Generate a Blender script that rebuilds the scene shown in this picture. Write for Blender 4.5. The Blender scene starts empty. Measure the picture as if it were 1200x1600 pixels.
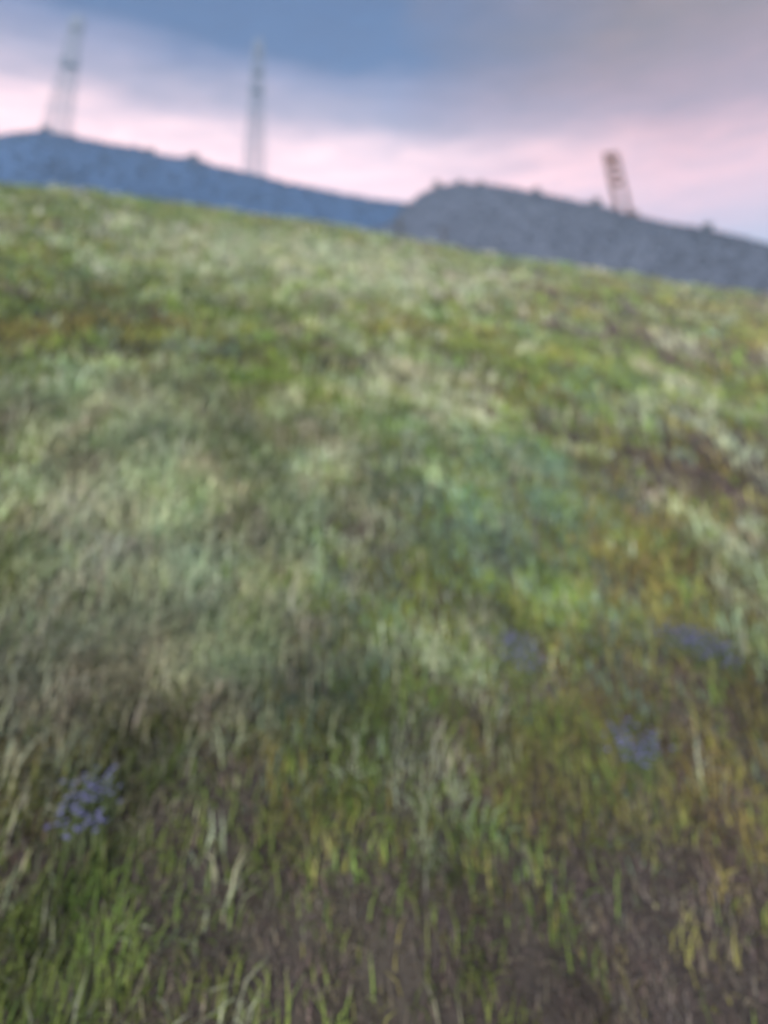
import bpy, math, random
import numpy as np
from mathutils import Vector, Matrix

random.seed(7)
rng = np.random.default_rng(7)
S = bpy.context.scene
col = S.collection

# ------------------------------------------------------------------ camera
# photograph 1200 x 1600; optical axis meets it at (600, 200); focal length 800 px
PX, PY, F = 600.0, 200.0, 800.0
EYE = 1.6
Zc = Vector((-130, 2100, -F)).normalized()          # world up seen from the camera
Fc = Vector((0, 0, -1))
Yc = (Fc - Fc.dot(Zc) * Zc).normalized()
Xc = Yc.cross(Zc)
R = Matrix((Xc, Yc, Zc))                             # camera -> world
cam = bpy.data.cameras.new('camera')
cam_o = bpy.data.objects.new('camera', cam)
col.objects.link(cam_o)
cam_o.matrix_world = Matrix.Translation((0, 0, EYE)) @ R.to_4x4()
cam.sensor_fit = 'AUTO'
cam.sensor_width = 36
cam.lens = 36 * F / 1600
cam.shift_y = -0.375
cam.clip_start = 0.05
cam.clip_end = 3000
cam.dof.use_dof = True                               # the picture is softly out of focus
cam.dof.focus_distance = 0.45
cam.dof.aperture_fstop = 1.5
S.camera = cam_o

# ------------------------------------------------------------------ world
SUN_EL, SUN_AZ = math.radians(30), math.radians(-168)   # azimuth clockwise from +Y
SKY_GAIN = 1.0
w = bpy.data.worlds.new('World')
S.world = w
w.use_nodes = True
nt = w.node_tree
N, L = nt.nodes, nt.links
bg = N['Background']


def lin(c):
    return tuple(((v / 255) / 12.92 if v / 255 <= .04045 else ((v / 255 + .055) / 1.055) ** 2.4) for v in c) + (1,)


def node(tree, t, **kw):
    n = tree.nodes.new(t)
    for k, v in kw.items():
        setattr(n, k, v)
    return n


def math_n(tree, op, a, b=None, c=None, clamp=False):
    n = node(tree, 'ShaderNodeMath', operation=op, use_clamp=clamp)
    for i, v in enumerate((a, b, c)):
        if v is None:
            continue
        if isinstance(v, (int, float)):
            n.inputs[i].default_value = v
        else:
            tree.links.new(v, n.inputs[i])
    return n.outputs[0]


def ramp(tree, fac, stops, interp='LINEAR'):
    n = node(tree, 'ShaderNodeValToRGB')
    cr = n.color_ramp
    cr.interpolation = interp
    while len(cr.elements) < len(stops):
        cr.elements.new(0.5)
    for e, (p, c) in zip(cr.elements, stops):
        e.position = p
        e.color = c if len(c) == 4 else tuple(c) + (1,)
    tree.links.new(fac, n.inputs[0])
    return n.outputs[0]


def mix(tree, fac, a, b, mode='MIX'):
    n = node(tree, 'ShaderNodeMix', data_type='RGBA', blend_type=mode)
    for sock, v in ((n.inputs[0], fac), (n.inputs[6], a), (n.inputs[7], b)):
        if isinstance(v, (int, float)):
            sock.default_value = v
        elif isinstance(v, tuple):
            sock.default_value = v
        else:
            tree.links.new(v, sock)
    return n.outputs[2]


def noise(tree, vec, scale, detail=4, rough=.55, dist=0.0):
    n = node(tree, 'ShaderNodeTexNoise')
    n.inputs['Scale'].default_value = scale
    n.inputs['Detail'].default_value = detail
    n.inputs['Roughness'].default_value = rough
    n.inputs['Distortion'].default_value = dist
    if vec is not None:
        tree.links.new(vec, n.inputs['Vector'])
    return n.outputs[0]


tc = node(nt, 'ShaderNodeTexCoord')
mp = node(nt, 'ShaderNodeMapping')
mp.inputs['Rotation'].default_value = (0, math.radians(14), 0)
mp.inputs['Scale'].default_value = (1.0, 1.0, 3.2)
L.new(tc.outputs['Generated'], mp.inputs[0])
n1 = noise(nt, mp.outputs[0], 2.3, 5, .5, .3)
n2 = noise(nt, mp.outputs[0], 6.0, 4, .5, .2)
dotn = node(nt, 'ShaderNodeVectorMath', operation='DOT_PRODUCT')
L.new(tc.outputs['Generated'], dotn.inputs[0])
dotn.inputs[1].default_value = (0.115, 0.0, 0.987)      # the bright band dips to the right
t = math_n(nt, 'ADD', dotn.outputs['Value'], math_n(nt, 'MULTIPLY_ADD', n1, .11, -.05))
t = math_n(nt, 'ADD', t, math_n(nt, 'MULTIPLY_ADD', n2, .06, -.03))
base = ramp(nt, t, [(0.0, (1.3, .80, .76)), (.25, (1.3, .80, .76)), (.31, (.95, .63, .63)),
                    (.37, (.33, .27, .34)), (.42, (.17, .17, .28)), (.47, (.008, .052, .165)),
                    (.7, (.02, .065, .17)), (1.0, (.07, .10, .18))])
# thin grey cloud bank that thickens to the right
sep = node(nt, 'ShaderNodeSeparateXYZ')
L.new(tc.outputs['Generated'], sep.inputs[0])
bank = math_n(nt, 'MULTIPLY_ADD', sep.outputs[0], 2.6, math_n(nt, 'MULTIPLY_ADD', n1, 1.2, -.70), clamp=True)
bank = math_n(nt, 'MULTIPLY', bank, .92)
cloudcol = ramp(nt, t, [(0.0, (1.2, .50, .42)), (.275, (.98, .42, .36)), (.355, (.34, .145, .135)), (.5, (.17, .085, .045)), (1.0, (.15, .10, .08))])
skyc = mix(nt, bank, base, cloudcol)
nish = node(nt, 'ShaderNodeTexSky', sky_type='NISHITA')
nish.sun_disc = False
nish.sun_elevation = SUN_EL
nish.sun_rotation = SUN_AZ
nscaled = mix(nt, 1.0, nish.outputs[0], (.04, .04, .04, 1), 'MULTIPLY')
final = mix(nt, .12, skyc, nscaled)
# faint cirrus streaks
mp2 = node(nt, 'ShaderNodeMapping')
mp2.inputs['Rotation'].default_value = (0, math.radians(10), 0)
mp2.inputs['Scale'].default_value = (1.0, 1.0, 5.0)
L.new(tc.outputs['Generated'], mp2.inputs[0])
n3 = noise(nt, mp2.outputs[0], 9.0, 6, .62, .6)
final = mix(nt, 1.0, final, ramp(nt, n3, [(.3, (.80, .82, .86)), (.7, (1.22, 1.18, 1.14))]), 'MULTIPLY')
L.new(final, bg.inputs[0])
bg.inputs[1].default_value = SKY_GAIN

# ------------------------------------------------------------------ sun, exposure
sun = bpy.data.lights.new('sun', 'SUN')
sun.energy = 5.0
sun.angle = math.radians(14)
sun.color = (1.0, .94, .86)
sun_o = bpy.data.objects.new('sun', sun)
col.objects.link(sun_o)
sd = Vector((math.sin(SUN_AZ) * math.cos(SUN_EL), math.cos(SUN_AZ) * math.cos(SUN_EL), math.sin(SUN_EL)))
sun_o.rotation_euler = sd.to_track_quat('Z', 'Y').to_euler()
S.view_settings.view_transform = 'Standard'
S.view_settings.look = 'None'
S.view_settings.exposure = 0.75
S.view_settings.gamma = 1.0
S.view_settings.use_curve_mapping = False
S.cycles.volume_bounces = 2
S.cycles.max_bounces = 6
S.cycles.use_denoising = True


# ------------------------------------------------------------------ helpers
def ray(px, py):
    v = R @ Vector((px - PX, PY - py, -F))
    return math.atan2(v.x, v.y), v.z / math.hypot(v.x, v.y)      # azimuth, tan(elevation)


def tag(o, label=None, cat=None, group=None, kind=None):
    for k, v in (('label', label), ('category', cat), ('group', group), ('kind', kind)):
        if v:
            o[k] = v
    return o


def mesh_obj(name, verts, faces, mat, parent=None, smooth=False, me=None):
    if me is None:
        me = bpy.data.meshes.new(name)
        me.from_pydata([tuple(v) for v in verts], [], faces)
        if mat:
            me.materials.append(mat)
        if smooth:
            me.polygons.foreach_set('use_smooth', [True] * len(me.polygons))
        me.update()
    o = bpy.data.objects.new(name, me)
    col.objects.link(o)
    if parent:
        o.parent = parent
    return o


def empty(name, loc, rz=0.0):
    o = bpy.data.objects.new(name, None)
    o.empty_display_size = .2
    col.objects.link(o)
    o.location = loc
    o.rotation_euler = (0, 0, rz)
    return o


def tube(a, b, ra, rb=None, seg=6, V=None, Fs=None):
    """tapered closed tube appended to V, Fs"""
    rb = ra if rb is None else rb
    a, b = Vector(a), Vector(b)
    d = (b - a).normalized()
    u = d.orthogonal().normalized()
    v = d.cross(u)
    n = len(V)
    for p, r in ((a, ra), (b, rb)):
        for i in range(seg):
            q = 2 * math.pi * i / seg
            V.append(p + u * (r * math.cos(q)) + v * (r * math.sin(q)))
    for i in range(seg):
        j = (i + 1) % seg
        Fs.append((n + i, n + j, n + seg + j, n + seg + i))
    Fs.append(tuple(n + i for i in reversed(range(seg))))
    Fs.append(tuple(n + seg + i for i in range(seg)))


def tubes(name, segs, mat, parent=None, seg=6):
    V, Fs = [], []
    for s in segs:
        tube(s[0], s[1], s[2], s[3] if len(s) > 3 else None, seg, V, Fs)
    return mesh_obj(name, V, Fs, mat, parent)


def vnoise(x, y, s, seed):
    """smooth value noise, numpy, 0..1"""
    g = np.random.default_rng(seed).random((256, 256))
    x, y = np.asarray(x) / s, np.asarray(y) / s
    xi, yi = np.floor(x).astype(int), np.floor(y).astype(int)
    fx, fy = x - xi, y - yi
    fx, fy = fx * fx * (3 - 2 * fx), fy * fy * (3 - 2 * fy)
    a, b = g[xi % 256, yi % 256], g[(xi + 1) % 256, yi % 256]
    c, d = g[xi % 256, (yi + 1) % 256], g[(xi + 1) % 256, (yi + 1) % 256]
    return (a * (1 - fx) + b * fx) * (1 - fy) + (c * (1 - fx) + d * fx) * fy


def smooth(e0, e1, x):
    q = np.clip((x - e0) / (e1 - e0), 0, 1)
    return q * q * (3 - 2 * q)


# ------------------------------------------------------------------ materials
def base_mat(name, rough=.85):
    m = bpy.data.materials.new(name)
    m.use_nodes = True
    b = m.node_tree.nodes['Principled BSDF']
    b.inputs['Roughness'].default_value = rough
    b.inputs['Specular IOR Level'].default_value = .25
    return m, m.node_tree, b


def noisy_mat(name, stops, scale, rough=.85, detail=5, bump=0.0):
    m, tr, b = base_mat(name, rough)
    g = node(tr, 'ShaderNodeNewGeometry')
    f = noise(tr, g.outputs['Position'], scale, detail, .6)
    tr.links.new(ramp(tr, f, stops), b.inputs['Base Color'])
    if bump:
        bn = node(tr, 'ShaderNodeBump')
        bn.inputs['Strength'].default_value = bump
        tr.links.new(f, bn.inputs['Height'])
        tr.links.new(bn.outputs[0], b.inputs['Normal'])
    return m


def attr_mat(name, jitter=2.5, trans=.25):
    """colour carried per plant, plus a little grain"""
    m, tr, b = base_mat(name, .7)
    a = node(tr, 'ShaderNodeAttribute')
    a.attribute_name = 'tint'
    g = node(tr, 'ShaderNodeNewGeometry')
    f = noise(tr, g.outputs['Position'], jitter, 3)
    v = ramp(tr, f, [(.25, (.75, .75, .75)), (.75, (1.25, 1.25, 1.25))])
    c = mix(tr, 1.0, a.outputs['Color'], v, 'MULTIPLY')
    tr.links.new(c, b.inputs['Base Color'])
    tl = node(tr, 'ShaderNodeBsdfTranslucent')
    tr.links.new(c, tl.inputs[0])
    ms = node(tr, 'ShaderNodeMixShader')
    ms.inputs[0].default_value = trans
    tr.links.new(b.outputs[0], ms.inputs[1])
    tr.links.new(tl.outputs[0], ms.inputs[2])
    tr.links.new(ms.outputs[0], tr.nodes['Material Output'].inputs[0])
    return m


M_grass = attr_mat('grass_blades')
M_scrub = attr_mat('scrub_leaves', .3, .25)
M_hill = noisy_mat('hill_heath_haze_blue', [(.3, (.022, .06, .15)), (.7, (.035, .08, .18))], .25, .95)  # blue of distant haze painted into the ground colour
M_hill_grey = noisy_mat('hill_heath_haze_grey', [(.3, (.06, .073, .11)), (.7, (.075, .09, .13))], .25, .95)  # greyer haze blue, likewise put into the base colour
M_bark = noisy_mat('bark', [(.3, (.05, .04, .03)), (.7, (.11, .085, .065))], 6)
M_wood = noisy_mat('weathered_timber', [(.3, (.08, .032, .012)), (.7, (.13, .055, .022))], 5)
M_steel = noisy_mat('galvanised_steel', [(.3, (.10, .13, .17)), (.7, (.16, .19, .24))], 1.5, .5)
M_dish = noisy_mat('antenna_shell', [(.3, (.07, .10, .16)), (.7, (.11, .14, .20))], 1.5, .5)
M_petal = noisy_mat('blue_violet_petals', [(.3, (.10, .105, .22)), (.7, (.15, .155, .30))], 25, .7)
M_stem = noisy_mat('flower_stems', [(.3, (.06, .09, .035)), (.7, (.10, .13, .06))], 9)
M_straw = noisy_mat('dry_straw', [(.3, (.45, .42, .34)), (.7, (.6, .57, .48))], 20)

# ------------------------------------------------------------------ terrain shape
crest_px = [(-150, 262), (0, 272), (130, 280), (260, 300), (400, 320), (500, 335), (600, 355), (740, 380), (860, 398),
            (980, 415), (1060, 435), (1200, 450), (1350, 470)]
left_px = [(-160, 245), (-80, 226), (0, 217), (60, 209), (105, 217), (160, 228), (215, 236), (250, 247), (300, 253), (340, 264),
           (400, 277), (450, 290), (500, 300), (560, 311), (640, 322), (760, 345), (900, 385), (1100, 440)]
right_px = [(560, 372), (612, 350), (638, 322), (660, 305), (684, 295), (715, 289), (752, 290), (800, 297), (845, 305), (900, 317),
            (935, 322), (985, 338), (1040, 350), (1100, 360), (1150, 370), (1200, 383), (1300, 405), (1420, 440)]


def table(pl):
    a = np.array([ray(*p) for p in pl])
    return a[:, 0], a[:, 1]


crest_px = [(a, b + (20 if a < 500 else 16)) for a, b in crest_px]        # the grass itself stands above the soil line
CA, CE = table(crest_px)
LA, LE = table(left_px)
RA, RE = table(right_px)
FLOOR = -5.0


def crest_r(az):
    return 25.0 + 4.0 * np.sin(az * 1.3 + .4)


def ground_z(x, y):
    x, y = np.asarray(x, float), np.asarray(y, float)
    az, r = np.arctan2(x, y), np.hypot(x, y)
    te = np.interp(az, CA, CE)
    k = te + EYE / crest_r(az)
    back = smooth(.95, 2.1, np.abs(az))
    k = k * (1 - back) + (-.03) * back
    rc = crest_r(az)
    zc = k * rc
    up = k * np.minimum(r, rc)
    down = np.maximum(r - rc, 0)
    z = up - .20 * down * smooth(0, 6, down)
    z = np.where(z < 0, np.maximum(z, FLOOR + (z - FLOOR) * .02), z)
    bump = (vnoise(x, y, 1.3, 1) - .5) * .16 + (vnoise(x, y, .42, 2) - .5) * .07 + (vnoise(x, y, 5, 3) - .5) * .2 * smooth(3, 10, r)
    return z + bump * smooth(.2, 1.2, r) * (1 - smooth(60, 90, r))


def hill_z(x, y, A, E, D, front, back):
    """height of a ridge whose skyline stands at distance D (inf. below ground where there is none)"""
    x, y = np.asarray(x, float), np.asarray(y, float)
    az, r = np.arctan2(x, y), np.hypot(x, y)
    e = np.interp(az, A, E)
    zr = EYE + e * D
    fade = np.minimum(smooth(A[0] - .25, A[0], az), 1 - smooth(A[-1], A[-1] + .2, az))
    zr = FLOOR - 2 + (zr - FLOOR + 2) * fade
    q = np.where(r < D, smooth(D - front, D, r) ** .8, 1 - smooth(D, D + back, r))
    z = FLOOR - 2 + (zr - FLOOR + 2) * q
    return z


def right_z(x, y):
    return hill_z(x, y, RA, RE, 50.0, 24.0, 40.0)


def left_z(x, y):
    return hill_z(x, y, LA, LE, 62.0, 30.0, 75.0)


def soil_mat():
    m, tr, b = base_mat('moss_and_soil', .95)
    a = node(tr, 'ShaderNodeAttribute')
    a.attribute_name = 'tint'
    g = node(tr, 'ShaderNodeNewGeometry')
    f = noise(tr, g.outputs['Position'], 9, 6, .65)
    v = ramp(tr, f, [(.25, (.5, .5, .5)), (.75, (1.4, 1.4, 1.4))])
    tr.links.new(mix(tr, 1.0, a.outputs['Color'], v, 'MULTIPLY'), b.inputs['Base Color'])
    bn = node(tr, 'ShaderNodeBump')
    bn.inputs['Strength'].default_value = .5
    bn.inputs['Distance'].default_value = .03
    tr.links.new(f, bn.inputs['Height'])
    tr.links.new(bn.outputs[0], b.inputs['Normal'])
    return m


def polar_sheet(name, fn, az, rr, mat, wrap=False):
    A, Rr = np.meshgrid(az, rr, indexing='ij')
    x, y = Rr * np.sin(A), Rr * np.cos(A)
    z = fn(x, y)
    V = np.stack([x, y, z], -1).reshape(-1, 3)
    na, nr = len(az), len(rr)
    fs = []
    for i in range(na if wrap else na - 1):
        i2 = (i + 1) % na
        for j in range(nr - 1):
            fs.append((i * nr + j, i * nr + j + 1, i2 * nr + j + 1, i2 * nr + j))
    return mesh_obj(name, V.tolist(), fs, mat, smooth=True)


front = np.linspace(-1.15, 1.15, 260)
rest = np.linspace(1.15, 2 * math.pi - 1.15, 60)[1:-1]
azs = np.concatenate([front, rest])
rrs = np.concatenate([[.01], np.geomspace(.3, 32, 150), np.geomspace(33, 620, 40)])
meadow = polar_sheet('meadow', ground_z, azs, rrs, soil_mat(), wrap=True)
tag(meadow, 'rough grassy hillside sloping down from left to right', 'ground', kind='structure')

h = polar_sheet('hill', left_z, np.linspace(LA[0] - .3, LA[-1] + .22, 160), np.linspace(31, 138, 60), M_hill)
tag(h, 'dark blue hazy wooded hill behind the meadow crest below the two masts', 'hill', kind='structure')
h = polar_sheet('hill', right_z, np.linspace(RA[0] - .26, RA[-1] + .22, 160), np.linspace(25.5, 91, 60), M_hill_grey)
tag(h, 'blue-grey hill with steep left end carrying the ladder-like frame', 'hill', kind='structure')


def surface_z(x, y):
    return max(float(ground_z(x, y)), float(left_z(x, y)), float(right_z(x, y)))


# ------------------------------------------------------------------ grass (stuff)
def ground_hit(px, py):
    az, te = ray(px, py)
    r = np.linspace(.8, 40, 4000)
    z = ground_z(r * math.sin(az), r * math.cos(az))
    i = np.argmax(z >= EYE + te * r)
    return r[i] * math.sin(az), r[i] * math.cos(az), float(z[i])


def blades(name, pts, height, width, nb, tint, mat, spread, bend, label, cat):
    """pts (n,3); height, width, spread per point; tint (n,3); nb blades per tuft, each a bent 3-triangle strip"""
    n = len(pts)
    T = np.repeat(np.arange(n), nb)
    m = len(T)
    ang = rng.random(m) * 2 * np.pi
    off = np.sqrt(rng.random(m)) * spread[T]
    oa = rng.random(m) * 2 * np.pi
    bx = pts[T, 0] + off * np.cos(oa)
    by = pts[T, 1] + off * np.sin(oa)
    bz = ground_z(bx, by) - .012
    hh = height[T] * (.55 + .75 * rng.random(m))
    ww = width[T] * (.7 + .6 * rng.random(m))
    lean = bend * (.25 + rng.random(m)) * hh
    dx, dy = np.cos(ang), np.sin(ang)
    sx, sy = -dy * ww / 2, dx * ww / 2
    P = np.empty((m, 5, 3))
    P[:, 0] = np.stack([bx - sx, by - sy, bz], -1)
    P[:, 1] = np.stack([bx + sx, by + sy, bz], -1)
    mx, my, mz = bx + dx * lean * .35, by + dy * lean * .35, bz + hh * .62
    P[:, 2] = np.stack([mx + sx * .75, my + sy * .75, mz], -1)
    P[:, 3] = np.stack([mx - sx * .75, my - sy * .75, mz], -1)
    P[:, 4] = np.stack([bx + dx * lean, by + dy * lean, bz + hh * np.maximum(.15, 1 - .25 * (lean / hh) ** 2)], -1)
    V = P.reshape(-1, 3)
    o5 = np.arange(m)[:, None] * 5
    tri = np.concatenate([o5 + [0, 1, 2], o5 + [0, 2, 3], o5 + [3, 2, 4]], 1).reshape(-1, 3)
    me = bpy.data.meshes.new(name)
    me.vertices.add(len(V))
    me.vertices.foreach_set('co', V.ravel())
    me.loops.add(len(tri) * 3)
    me.loops.foreach_set('vertex_index', tri.ravel().astype(np.int32))
    me.polygons.add(len(tri))
    me.polygons.foreach_set('loop_start', (np.arange(len(tri)) * 3).astype(np.int32))
    me.update(calc_edges=True)
    c = np.clip(tint[T] * (.8 + .4 * rng.random((m, 1))), 0, .8)
    c = np.concatenate([c, np.ones((m, 1))], 1)
    at = me.color_attributes.new('tint', 'FLOAT_COLOR', 'POINT')
    at.data.foreach_set('color', np.repeat(c, 5, 0).ravel())
    me.materials.append(mat)
    o = bpy.data.objects.new(name, me)
    col.objects.link(o)
    tag(o, label, cat, kind='stuff')
    return o


# what grows where: patches of the photograph's meadow, put on the slope
GREEN, PALE, OLIVE, BROWN, TEAL = 0, 1, 2, 3, 4
SPEC = np.array([[.14, .195, .045], [.32, .36, .24], [.20, .19, .06], [.115, .095, .082], [.165, .235, .175]])
patch_px = [  # px, py, radius in px, species, bare (0..1)
    (370, 500, 75, GREEN, 0), (290, 520, 60, OLIVE, 0), (900, 600, 90, GREEN, 0), (1090, 590, 110, GREEN, 0), (1060, 650, 60, TEAL, 0),
    (1075, 870, 45, GREEN, 0), (700, 500, 60, GREEN, 0), (460, 590, 80, GREEN, 0), (330, 800, 150, PALE, 0), (200, 880, 140, PALE, 0), (300, 900, 120, PALE, 0), (1120, 1260, 120, OLIVE, .3), (1140, 1420, 100, BROWN, .7), (1050, 1330, 90, BROWN, .5), (180, 1320, 70, BROWN, .4), (110, 1420, 120, GREEN, 0), (700, 1560, 100, BROWN, .6), (430, 850, 90, GREEN, 0), (560, 700, 90, GREEN, 0), (640, 620, 90, PALE, 0), (120, 780, 120, PALE, 0), (420, 700, 90, GREEN, 0), (300, 700, 110, PALE, 0), (180, 1000, 110, PALE, 0), (360, 1000, 100, PALE, 0), (520, 720, 90, PALE, 0),
    (80, 900, 90, PALE, 0), (160, 640, 100, PALE, 0), (740, 390, 60, PALE, 0), (880, 400, 60, PALE, 0), (960, 415, 40, PALE, 0),
    (640, 760, 90, TEAL, 0), (560, 960, 80, TEAL, 0), (430, 960, 70, GREEN, 0), (450, 1090, 70, TEAL, 0), (680, 940, 80, GREEN, 0),
    (330, 1290, 100, BROWN, .8), (400, 1370, 60, BROWN, .5), (240, 1400, 90, GREEN, 0), (370, 1470, 60, GREEN, 0), (120, 1450, 80, GREEN, 0),
    (600, 1500, 120, BROWN, .6), (1000, 1440, 150, BROWN, .8), (1150, 1500, 120, BROWN, .7), (1000, 1560, 130, BROWN, .5), (300, 1560, 90, BROWN, .6), (440, 1540, 90, BROWN, .7),
    (700, 1370, 110, GREEN, 0), (520, 1330, 90, GREEN, 0), (560, 1530, 40, GREEN, 0), (760, 1200, 80, BROWN, .4), (650, 1230, 60, BROWN, .5),
    (550, 850, 35, BROWN, .6), (930, 1120, 70, OLIVE, 0), (1040, 990, 90, OLIVE, 0), (1050, 740, 90, BROWN, .2), (850, 470, 80, BROWN, .2),
    (1000, 470, 90, BROWN, .3), (900, 1300, 110, OLIVE, 0), (1080, 1270, 90, OLIVE, .2), (540, 1040, 60, BROWN, .5), (900, 980, 60, GREEN, 0), (1150, 1160, 100, OLIVE, .2), (960, 1020, 80, TEAL, 0), (1160, 830, 90, BROWN, .3), (1100, 720, 80, OLIVE, .1),
    (100, 1120, 80, PALE, 0), (230, 1180, 60, GREEN, 0), (950, 1540, 45, OLIVE, 0), (470, 1490, 60, OLIVE, .2), (540, 1400, 70, OLIVE, 0), (250, 330, 90, GREEN, 0), (480, 350, 80, GREEN, 0),
    (1140, 760, 100, BROWN, .35), (1000, 740, 80, BROWN, .3), (1150, 930, 80, BROWN, .35), (1130, 1110, 90, BROWN, .5), (880, 1080, 70, BROWN, .4),
    (830, 1280, 90, OLIVE, 0), (600, 1420, 80, BROWN, .6), (780, 1490, 90, BROWN, .65), (850, 1580, 90, BROWN, .6), (90, 1345, 50, BROWN, .4), (60, 1250, 60, OLIVE, .1),
    (1170, 1360, 80, BROWN, .6), (420, 1180, 70, OLIVE, .2), (1000, 880, 70, OLIVE, .2), (860, 760, 70, TEAL, 0), (760, 880, 60, TEAL, 0), (1160, 480, 80, OLIVE, .2), (1000, 540, 80, BROWN, .3),
    (130, 330, 70, BROWN, .3), (1080, 800, 110, BROWN, .3), (1150, 1230, 90, BROWN, .5), (50, 310, 60, OLIVE, 0), (400, 350, 60, OLIVE, .1), (1120, 480, 70, BROWN, .3), (640, 375, 50, OLIVE, 0), (1180, 620, 70, OLIVE, 0), (1120, 860, 120, OLIVE, .25), (1100, 830, 80, BROWN, .4), (1160, 860, 80, OLIVE, .2), (1180, 790, 90, BROWN, .4), (1150, 950, 90, OLIVE, .2), (1160, 500, 70, OLIVE, .1), (1010, 450, 60, BROWN, .2), (1170, 470, 60, BROWN, .3), (1060, 1080, 70, BROWN, .3), (840, 880, 70, TEAL, 0), (960, 660, 70, GREEN, 0), (1150, 690, 70, BROWN, .3), (230, 390, 60, BROWN, .2), (380, 390, 90, PALE, 0), (580, 420, 80, PALE, 0)]
P_xy, P_r, P_s, P_b = [], [], [], []
for px, py, rp, s, b in patch_px:
    x, y, z = ground_hit(px, py)
    x2, y2, _ = ground_hit(px + rp, py)
    P_xy.append((x, y)); P_r.append(max(.08, math.hypot(x2 - x, y2 - y))); P_s.append(s); P_b.append(b)
P_xy, P_r, P_b = np.array(P_xy), np.array(P_r), np.array(P_b)


def species(x, y):
    """mixture weights (n,5) and bareness (n)"""
    n = len(x)
    r = np.hypot(x, y)
    s = .12 + r * .035                     # clump size grows a little with the distance between tussocks
    W = np.empty((n, 5))
    a = vnoise(x, y, .16, 11) * .5 + vnoise(x, y, .55, 12) * .8
    b = vnoise(x, y, .22, 13) * .5 + vnoise(x, y, .8, 14) * .8
    c = vnoise(x, y, .3, 15) * .6 + vnoise(x, y, 1.2, 16) * .7
    W[:, 0] = np.exp(9 * (a - .78))
    W[:, 1] = np.exp(9 * (b - .90 + .16 * smooth(1.9, 4.5, r)))
    W[:, 2] = np.exp(9 * (c - .74))
    W[:, 3] = np.exp(9 * (1.3 - a - .96))
    W[:, 4] = np.exp(9 * (1.3 - b - .86))
    bare = .2 * (1 - smooth(1.6, 3.6, r)) + .18 * smooth(.55, .8, vnoise(x, y, .5, 17) * .6 + vnoise(x, y, .18, 18) * .4)
    wob = .75 + .6 * vnoise(x, y, .25, 19)
    for (cx, cy), pr, ps, pb in zip(P_xy, P_r, P_s, P_b):
        d = np.hypot(x - cx, (y - cy) * .8) / (pr * wob)
        f = np.exp(-d * d)
        W[:, ps] += (6, 11, 6, 14, 8)[ps] * f
        bare = np.maximum(bare, min(.9, pb * 1.15) * np.exp(-d ** 2 * .6))
    return W / W.sum(1, keepdims=True), bare


def scatter(n, r0, r1, half):
    r = np.sqrt(rng.random(n) * (r1 * r1 - r0 * r0) + r0 * r0)
    az = (rng.random(n) * 2 - 1) * half
    return r * np.sin(az), r * np.cos(az), r


gv = np.empty(len(meadow.data.vertices) * 3)
meadow.data.vertices.foreach_get('co', gv)
gv = gv.reshape(-1, 3)
gw, gb = species(gv[:, 0], gv[:, 1])
gc = (gw @ SPEC) * .55 * (1 - gb[:, None]) + np.array([.055, .045, .043]) * gb[:, None]
ga = meadow.data.color_attributes.new('tint', 'FLOAT_COLOR', 'POINT')
ga.data.foreach_set('color', np.concatenate([gc, np.ones((len(gc), 1))], 1).ravel())

X, Y, RR = [], [], []
for n, r0, r1, half in ((38000, .7, 2.5, 1.5), (29000, 2.5, 4.6, 1.15), (19000, 4.6, 9, .98), (14000, 9, 17, .87), (10000, 17, 31, .85)):
    x, y, r = scatter(n, r0, r1, half)
    X.append(x); Y.append(y); RR.append(r)
X, Y, RR = map(np.concatenate, (X, Y, RR))
W, bare = species(X, Y)
keep = rng.random(len(X)) > bare
X, Y, RR, W = X[keep], Y[keep], RR[keep], W[keep]
pick = (W.cumsum(1) > rng.random((len(X), 1))).argmax(1)
tint = SPEC[pick] * (.9 + .2 * rng.random((len(X), 1)))
clump = vnoise(X, Y, .09, 141) * .45 + vnoise(X, Y, .24, 142) * .45 + vnoise(X, Y, .6, 43) * .1
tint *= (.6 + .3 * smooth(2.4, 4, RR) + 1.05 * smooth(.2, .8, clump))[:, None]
for ch in range(3):
    tint[:, ch] *= .82 + .36 * (vnoise(X, Y, .07, 50 + ch) * .5 + vnoise(X, Y, .2, 60 + ch) * .5)
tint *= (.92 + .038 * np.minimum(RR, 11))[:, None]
tint *= 1 + (rng.random((len(X), 3)) - .5) * .16
hgt = (.020 + .0165 * np.minimum(RR, 7) + .006 * np.maximum(RR - 7, 0)) * (.7 + .6 * rng.random(len(X)))
hgt *= np.array([1.0, 1.25, 1.0, .6, .9])[pick]
wid = .0010 + .0021 * RR + .0008 * np.maximum(RR - 4, 0)
spr = .035 + .013 * RR
pts = np.stack([X, Y, X * 0], -1)
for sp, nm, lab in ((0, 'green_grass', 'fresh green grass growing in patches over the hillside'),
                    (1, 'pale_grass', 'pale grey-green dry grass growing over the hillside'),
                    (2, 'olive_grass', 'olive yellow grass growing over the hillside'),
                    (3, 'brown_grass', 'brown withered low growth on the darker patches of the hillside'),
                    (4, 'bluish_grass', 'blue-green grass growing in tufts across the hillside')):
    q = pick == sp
    blades(nm, pts[q], hgt[q], wid[q], 8, tint[q], M_grass, spr[q], .95 if sp != 1 else 1.1, lab, 'grass')


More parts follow.
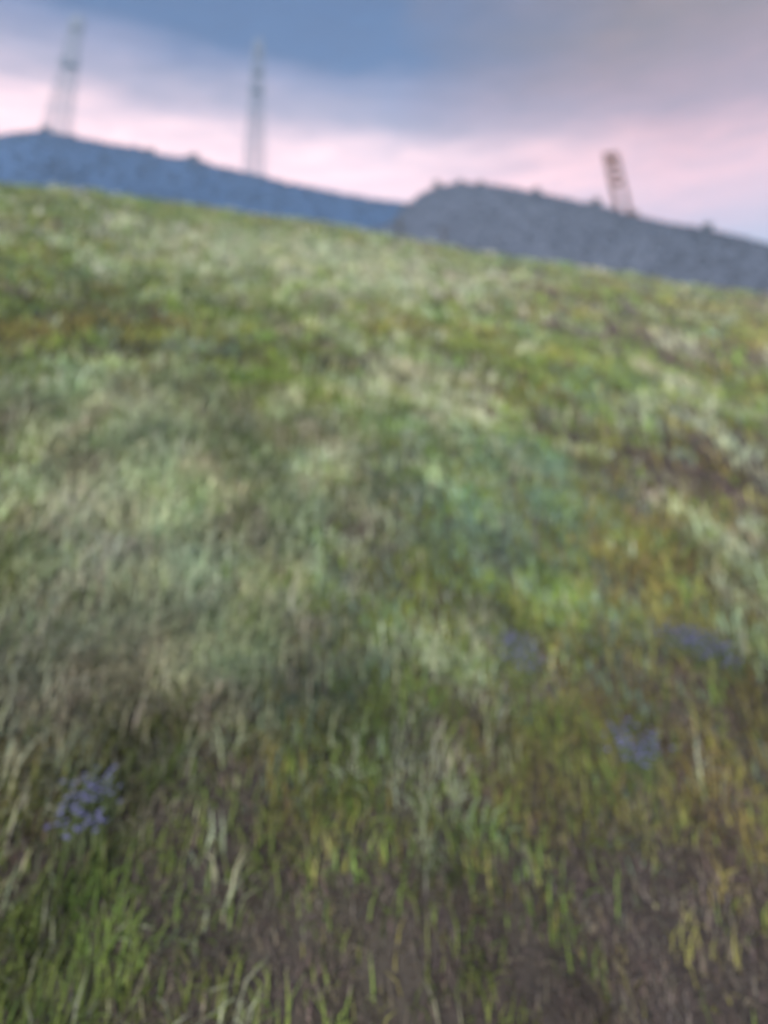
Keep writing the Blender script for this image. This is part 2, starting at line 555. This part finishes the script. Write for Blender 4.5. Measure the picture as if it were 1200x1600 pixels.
# dead thatch lying between the tufts, thickest where little is green
x, y, r = scatter(26000, .9, 6.5, .95)
dw, db = species(x, y)
k = rng.random(len(x)) < .12 + .9 * db
x, y, r = x[k], y[k], r[k]
dcol = np.where(rng.random((len(x), 1)) < .6, np.array([.115, .09, .08]), np.array([.19, .165, .12])) * (.7 + .6 * rng.random((len(x), 1)))
blades('dead_thatch', np.stack([x, y, x * 0], -1), .018 + .008 * r, .0015 + .0018 * r, 8, dcol, M_grass, .05 + .012 * r, 2.2,
       'dull brown dead stalks matted on the bare patches of the hillside', 'dead grass')


# ------------------------------------------------------------------ scrub covering the far hills (stuff)
def leaf_mass(centres, radii, n_leaf, size, tints):
    """leaf-sized quads spread through flattened balls"""
    C = np.repeat(centres, n_leaf, 0)
    Rr = np.repeat(radii, n_leaf)[:, None]
    m = len(C)
    d = rng.normal(size=(m, 3))
    d /= np.linalg.norm(d, axis=1, keepdims=True)
    p = C + d * Rr * (rng.random((m, 1)) ** .45) * np.array([1, 1, .85])
    u = rng.normal(size=(m, 3))
    u /= np.linalg.norm(u, axis=1, keepdims=True)
    v = np.cross(u, rng.normal(size=(m, 3)))
    v /= np.linalg.norm(v, axis=1, keepdims=True)
    s = size * (.6 + .8 * rng.random((m, 1))) * Rr
    V = np.stack([p - u * s - v * s * .5, p + u * s - v * s * .5, p + u * s + v * s * .5, p - u * s + v * s * .5], 1).reshape(-1, 3)
    c = np.repeat(tints, n_leaf, 0) * (.9 + .2 * rng.random((m, 1)))
    return V, np.repeat(np.concatenate([c, np.ones((m, 1))], 1), 4, 0)


def leaf_obj(name, V, C, mat, parent=None):
    n = len(V) // 4
    me = bpy.data.meshes.new(name)
    me.vertices.add(len(V))
    me.vertices.foreach_set('co', V.ravel())
    me.loops.add(len(V))
    me.loops.foreach_set('vertex_index', np.arange(len(V), dtype=np.int32))
    me.polygons.add(n)
    me.polygons.foreach_set('loop_start', (np.arange(n) * 4).astype(np.int32))
    me.update(calc_edges=True)
    at = me.color_attributes.new('tint', 'FLOAT_COLOR', 'POINT')
    at.data.foreach_set('color', C.ravel())
    me.materials.append(mat)
    o = bpy.data.objects.new(name, me)
    col.objects.link(o)
    if parent:
        o.parent = parent
    return o


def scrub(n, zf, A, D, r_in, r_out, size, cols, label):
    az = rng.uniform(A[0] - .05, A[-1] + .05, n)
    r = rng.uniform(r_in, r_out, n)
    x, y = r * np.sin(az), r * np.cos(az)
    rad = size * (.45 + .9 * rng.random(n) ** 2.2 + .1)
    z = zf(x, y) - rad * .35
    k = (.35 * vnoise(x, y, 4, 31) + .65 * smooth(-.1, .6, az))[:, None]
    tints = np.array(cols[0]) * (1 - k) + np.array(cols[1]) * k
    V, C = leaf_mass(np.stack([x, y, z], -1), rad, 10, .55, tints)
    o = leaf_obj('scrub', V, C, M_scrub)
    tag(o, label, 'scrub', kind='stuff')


scrub(10000, left_z, LA, 62, 40, 68, .26, ((.028, .07, .15), (.046, .085, .165)), 'dark low woodland covering the left hazy hill')  # leaf tints carry haze blue on top of the thin volume
scrub(13000, right_z, RA, 50, 33, 55, .17, ((.092, .12, .185), (.052, .057, .078)), 'low scrub tinted haze blue-grey covering the right hill')  # haze blue-grey painted into these leaves too


# ------------------------------------------------------------------ shrubs on the skylines
def shrub(px, py, D, rad, label, ratio=1.0, stem=True, group='shrubs along the hill crests', name='shrub', cols=((.035, .05, .04), (.06, .08, .06))):
    az, te = ray(px, py)
    x, y = D * math.sin(az), D * math.cos(az)
    z = surface_z(x, y) - .05
    top = EYE + te * math.hypot(x, y)
    hgt_ = max(top - z, rad * 1.2)
    root = empty(name, (x, y, z))
    segs = [((0, 0, -.2), (0.02, 0, hgt_ * .6), .05 * rad + .03, .03 * rad + .015)]
    for i in range(4):
        q = i * 1.7
        segs.append(((0.01, 0, hgt_ * (.25 + .08 * i)), (math.cos(q) * rad * .5, math.sin(q) * rad * .5, hgt_ * (.55 + .08 * i)), .025 * rad + .012, .012))
    tubes('trunk', segs, M_bark, root)
    n = 9
    cen, rr_ = [], []
    for i in range(n):
        q = rng.random() * 6.283
        f = rng.random()
        cen.append((math.cos(q) * rad * .5 * f, math.sin(q) * rad * .5 * f, hgt_ * (.35 + .5 * i / n)))
        rr_.append(rad * (.55 - .3 * i / n))
    V, C = leaf_mass(np.array(cen), np.array(rr_), 45, .22, np.array([cols[i % 2] for i in range(n)]))
    leaf_obj('crown', V, C, M_scrub, root)
    tag(root, label, 'shrub', group)
    return root


shrub(684, 291, 50, .8, 'rounded shrub at the top of the steep left end of the blue-grey hill')
shrub(720, 283, 50, .55, 'small pointed shrub on the highest point of the blue-grey hill')
shrub(752, 286, 50.5, .6, 'low shrub on the skyline just right of the pointed shrub')
shrub(838, 298, 50, .7, 'dark shrub midway between the highest hill point and the ladder-like frame')
shrub(932, 316, 50, .7, 'low shrub on the hill crest just left of the ladder-like frame')
shrub(1108, 356, 50, .7, 'low shrub on the hill crest well right of the ladder-like frame')
shrub(70, 207, 62, .9, 'broad dark shrub crowning the far left knoll beside the left mast')
shrub(236, 236, 62, .8, 'dark shrub on the left skyline midway between the two masts')
shrub(302, 248, 62, 1.0, 'dark shrub on the left skyline nearer the middle mast')
CR = ((.06, .07, .03), (.09, .10, .05))
shrub(622, 322, 24.5, .2, 'thin upright sapling on the meadow crest where the two hills meet', name='sapling', cols=CR, group='saplings on the meadow crest')
shrub(690, 340, 24.5, .16, 'thin brownish sapling on the meadow crest below the steep end of the hill', name='sapling', cols=((.09, .07, .05), (.11, .09, .06)), group='saplings on the meadow crest')


# ------------------------------------------------------------------ lattice masts
def mast(px, py, tx, ty, D, wb, wt, drums, label, skew):
    az, te = ray(px, py)
    x, y = D * math.sin(az), D * math.cos(az)
    z = surface_z(x, y)
    _, tt = ray(tx, ty)
    H = EYE + tt * D - z
    root = empty('lattice_mast', (x, y, z), skew)
    zs = [0.0]
    step = wb * .62
    while zs[-1] < H - 1.2:
        f = zs[-1] / H
        zs.append(zs[-1] + max(.8, step * (1 - .6 * f)))
    zs = [q * H / zs[-1] for q in zs]
    hw = lambda q: (wb + (wt - wb) * (q / H) ** .8) / 2
    cs = [(-1, -1), (1, -1), (1, 1), (-1, 1)]
    for sx, sy in cs:
        tubes('leg', [((sx * hw(a), sy * hw(a), a - (.4 if i == 0 else 0)), (sx * hw(b), sy * hw(b), b), .06) for i, (a, b) in enumerate(zip(zs, zs[1:]))], M_steel, root)
    for a, b in zip(zs, zs[1:]):
        ha, hb = hw(a), hw(b)
        d_me = h_me = None
        for k in range(4):
            if d_me is None:
                d = tubes('diagonal_brace', [((-ha, -ha, a), (hb, -hb, b), .04), ((ha, -ha - .05, a), (-hb, -hb - .05, b), .04)], M_steel, root, 4)
                g = tubes('horizontal_brace', [((-hb, -hb - .02, b), (hb, -hb - .02, b), .045)], M_steel, root, 4)
                d_me, h_me = d.data, g.data
            else:
                d = mesh_obj('diagonal_brace', None, None, None, root, me=d_me)
                g = mesh_obj('horizontal_brace', None, None, None, root, me=h_me)
            d.rotation_euler = g.rotation_euler = (0, 0, k * math.pi / 2)
    tubes('climbing_ladder', [((-.2, 0, -.3), (-.2, 0, H - .3), .035), ((.2, 0, -.3), (.2, 0, H - .3), .035)]
          + [((-.2, 0, .6 + .7 * i), (.2, 0, .6 + .7 * i), .02) for i in range(int((H - 1.2) / .7))], M_steel, root, 4)
    tubes('cable_tray', [((.0, .3, -.3), (.0, .3, H * .95), .10)], M_steel, root, 6)
    # platforms with antennas
    for f, kind in drums:
        zq = f * H
        hq = hw(zq) + .03
        V = [(-hq, -hq, zq), (hq, -hq, zq), (hq, hq, zq), (-hq, hq, zq)]
        V += [(a, b, c + .12) for a, b, c in V]
        pl = mesh_obj('platform', V, [(3, 2, 1, 0), (4, 5, 6, 7), (0, 1, 5, 4), (1, 2, 6, 5), (2, 3, 7, 6), (3, 0, 4, 7)], M_steel, root)
        rail = []
        for i in range(4):
            p, q = V[4 + i], V[4 + (i + 1) % 4]
            rail.append(((p[0], p[1], p[2]), (p[0], p[1], p[2] + 1.0), .03))
            for zz in (.55, 1.0):
                rail.append(((p[0], p[1], p[2] + zz), (q[0], q[1], q[2] + zz), .025))
        tubes('guard_rail', rail, M_steel, pl, 4)
        for i in range(4 if kind == 'panel' else 3):
            q = i * math.pi / 2 + .5
            cx, cy = math.cos(q) * (hq + .12), math.sin(q) * (hq + .12)
            if kind == 'panel':
                tubes('panel_antenna', [((cx, cy, zq + .2), (cx, cy, zq + 1.9), .15)], M_dish, root, 6)
            else:
                dx, dy = math.cos(q), math.sin(q)
                a = Vector((cx, cy, zq + .75))
                dr = tubes('drum_antenna', [(a, a + Vector((dx, dy, 0)) * .25, .34, .38)], M_dish, root, 14)
    tubes('tip_rod', [((0, 0, H), (0, 0, H + 1.5), .05, .02)], M_steel, root, 5)
    tag(root, label, 'mast', 'lattice masts behind the left hill')


mast(88, 214, 126, 28, 80, 4.2, 1.2, ((.93, 'panel'), (.72, 'drum')), 'faint lattice mast above the far left knoll', .3)
mast(397, 273, 405, 62, 80, 3.8, 1.2, ((.93, 'panel'), (.80, 'drum'), (.70, 'drum')), 'faint lattice mast rising behind the middle of the left slope', .55)


# ------------------------------------------------------------------ ladder-like timber frame on the right hill
def frame(px, py, tx, ty, D):
    az, te = ray(px, py)
    x, y = D * math.sin(az), D * math.cos(az)
    z = surface_z(x, y)
    _, tt = ray(tx, ty)
    H = EYE + tt * D - z
    root = empty('ladder_frame', (x, y, z), -az)
    hw = .5
    tubes('pole', [((-hw, 0, -.4), (-hw, 0, H), .24, .2)], M_wood, root, 8)
    tubes('pole', [((hw, 0, -.4), (hw, 0, H - .25), .17, .13)], M_wood, root, 8)
    for f in (.50, .64, .78, .88, .97):
        zz = H * f - .1
        V = []
        for sx in (-1, 1):
            for yy in (-.16, -.10):
                for dz in (-.2, .2):
                    V.append((sx * (hw + .12), yy, zz + dz))
        mesh_obj('crossbar', V, [(0, 1, 3, 2), (4, 6, 7, 5), (0, 4, 5, 1), (2, 3, 7, 6), (0, 2, 6, 4), (1, 5, 7, 3)], M_wood, root)
    V = []
    for sx in (-.75, 1.15):
        for yy in (-.2, .2):
            for dz in (-.15, .16):
                V.append((sx, yy, dz))
    mesh_obj('base_beam', V, [(0, 1, 3, 2), (4, 6, 7, 5), (0, 4, 5, 1), (2, 3, 7, 6), (0, 2, 6, 4), (1, 5, 7, 3)], M_wood, root)
    # the stay props the frame from behind
    tubes('stay', [((hw - .1, .14, H * .45), (hw - .25, 1.0, -.3), .05)], M_wood, root, 5)
    tag(root, 'brown ladder-like frame of two poles and crossbars standing on the right hill crest', 'pole frame')


frame(976, 335, 952, 238, 50)


# ------------------------------------------------------------------ violet flower clumps
def flowers(px, py, spread, n, label):
    n = int(n * 3.2)
    x, y, z = ground_hit(px, py + 14)
    root = empty('flower_clump', (x, y, z))
    segs, V, Fs = [], [], []
    dist = math.hypot(x, y)
    for i in range(n):
        q, f = rng.random() * 6.283, math.sqrt(rng.random())
        dx, dy = math.cos(q) * spread * 1.3 * f, math.sin(q) * spread * 1.3 * f
        gz = float(ground_z(x + dx, y + dy)) - z
        hh = (.02 + .015 * dist) * (.8 + .5 * rng.random())
        tip = Vector((dx + rng.normal() * .015, dy + rng.normal() * .015, gz + hh))
        segs.append(((dx, dy, gz - .02), tip, .002 + .0004 * dist, .0015))
        pr = (.0045 + .0016 * dist) * (.8 + .4 * rng.random())
        c = len(V)
        V.append(tip)
        for k in range(10):
            qq = k * .6283 + q
            rr_ = pr * .9 if k % 2 == 0 else pr * .5
            V.append(tip + Vector((math.cos(qq) * rr_, math.sin(qq) * rr_, pr * .35 if k % 2 == 0 else .1 * pr)))
        for k in range(10):
            Fs.append((c, c + 1 + k, c + 1 + (k + 1) % 10))
    tag(tubes('stems', segs, M_stem, root, 4), kind='stuff')
    tag(mesh_obj('blossoms', V, Fs, M_petal, root), kind='stuff')
    tag(root, label, 'flowers', 'violet flower clumps in the grass')


flowers(815, 1035, .06, 26, 'blue-violet flower clump in the grass just right of the middle of the slope')
flowers(1120, 1030, .07, 26, 'dark blue-violet flower clump near the right edge above the brown patch')
flowers(1065, 1010, .05, 14, 'small violet flower clump close beside a larger clump by the right edge')
flowers(1005, 1190, .06, 24, 'violet flower clump standing lower on the right of the slope')
flowers(128, 1300, .05, 26, 'deep blue flower clump in the lower left beside the brown patch')
flowers(985, 790, .12, 16, 'pale violet flower clump higher up on the right of the slope')
flowers(600, 735, .12, 16, 'bluish flower clump in the middle of the slope above the others')
flowers(270, 645, .2, 22, 'wide bluish flower clump on the upper left slope')


# ------------------------------------------------------------------ haze over the valley
B, z0, z1 = 640, -9.0, 58.0
V = [(sx * B, sy * B, zz) for zz in (z0, z1) for sx, sy in ((-1, -1), (1, -1), (1, 1), (-1, 1))]
hz = mesh_obj('haze', V, [(3, 2, 1, 0), (4, 5, 6, 7), (0, 1, 5, 4), (1, 2, 6, 5), (2, 3, 7, 6), (3, 0, 4, 7)], None)
m = bpy.data.materials.new('haze_air')
m.use_nodes = True
m.node_tree.nodes.clear()
out = m.node_tree.nodes.new('ShaderNodeOutputMaterial')
pv = m.node_tree.nodes.new('ShaderNodeVolumePrincipled')
pv.inputs['Color'].default_value = (.54, .75, 1.0, 1)
pv.inputs['Density'].default_value = .0038
m.node_tree.links.new(pv.outputs[0], out.inputs['Volume'])
hz.data.materials.append(m)
tag(hz, 'thin bluish haze lying over the hills', 'haze', kind='stuff')
print('tris', sum(len(p.vertices) - 2 for o in bpy.data.objects if o.type == 'MESH' for p in o.data.polygons) if False else '')
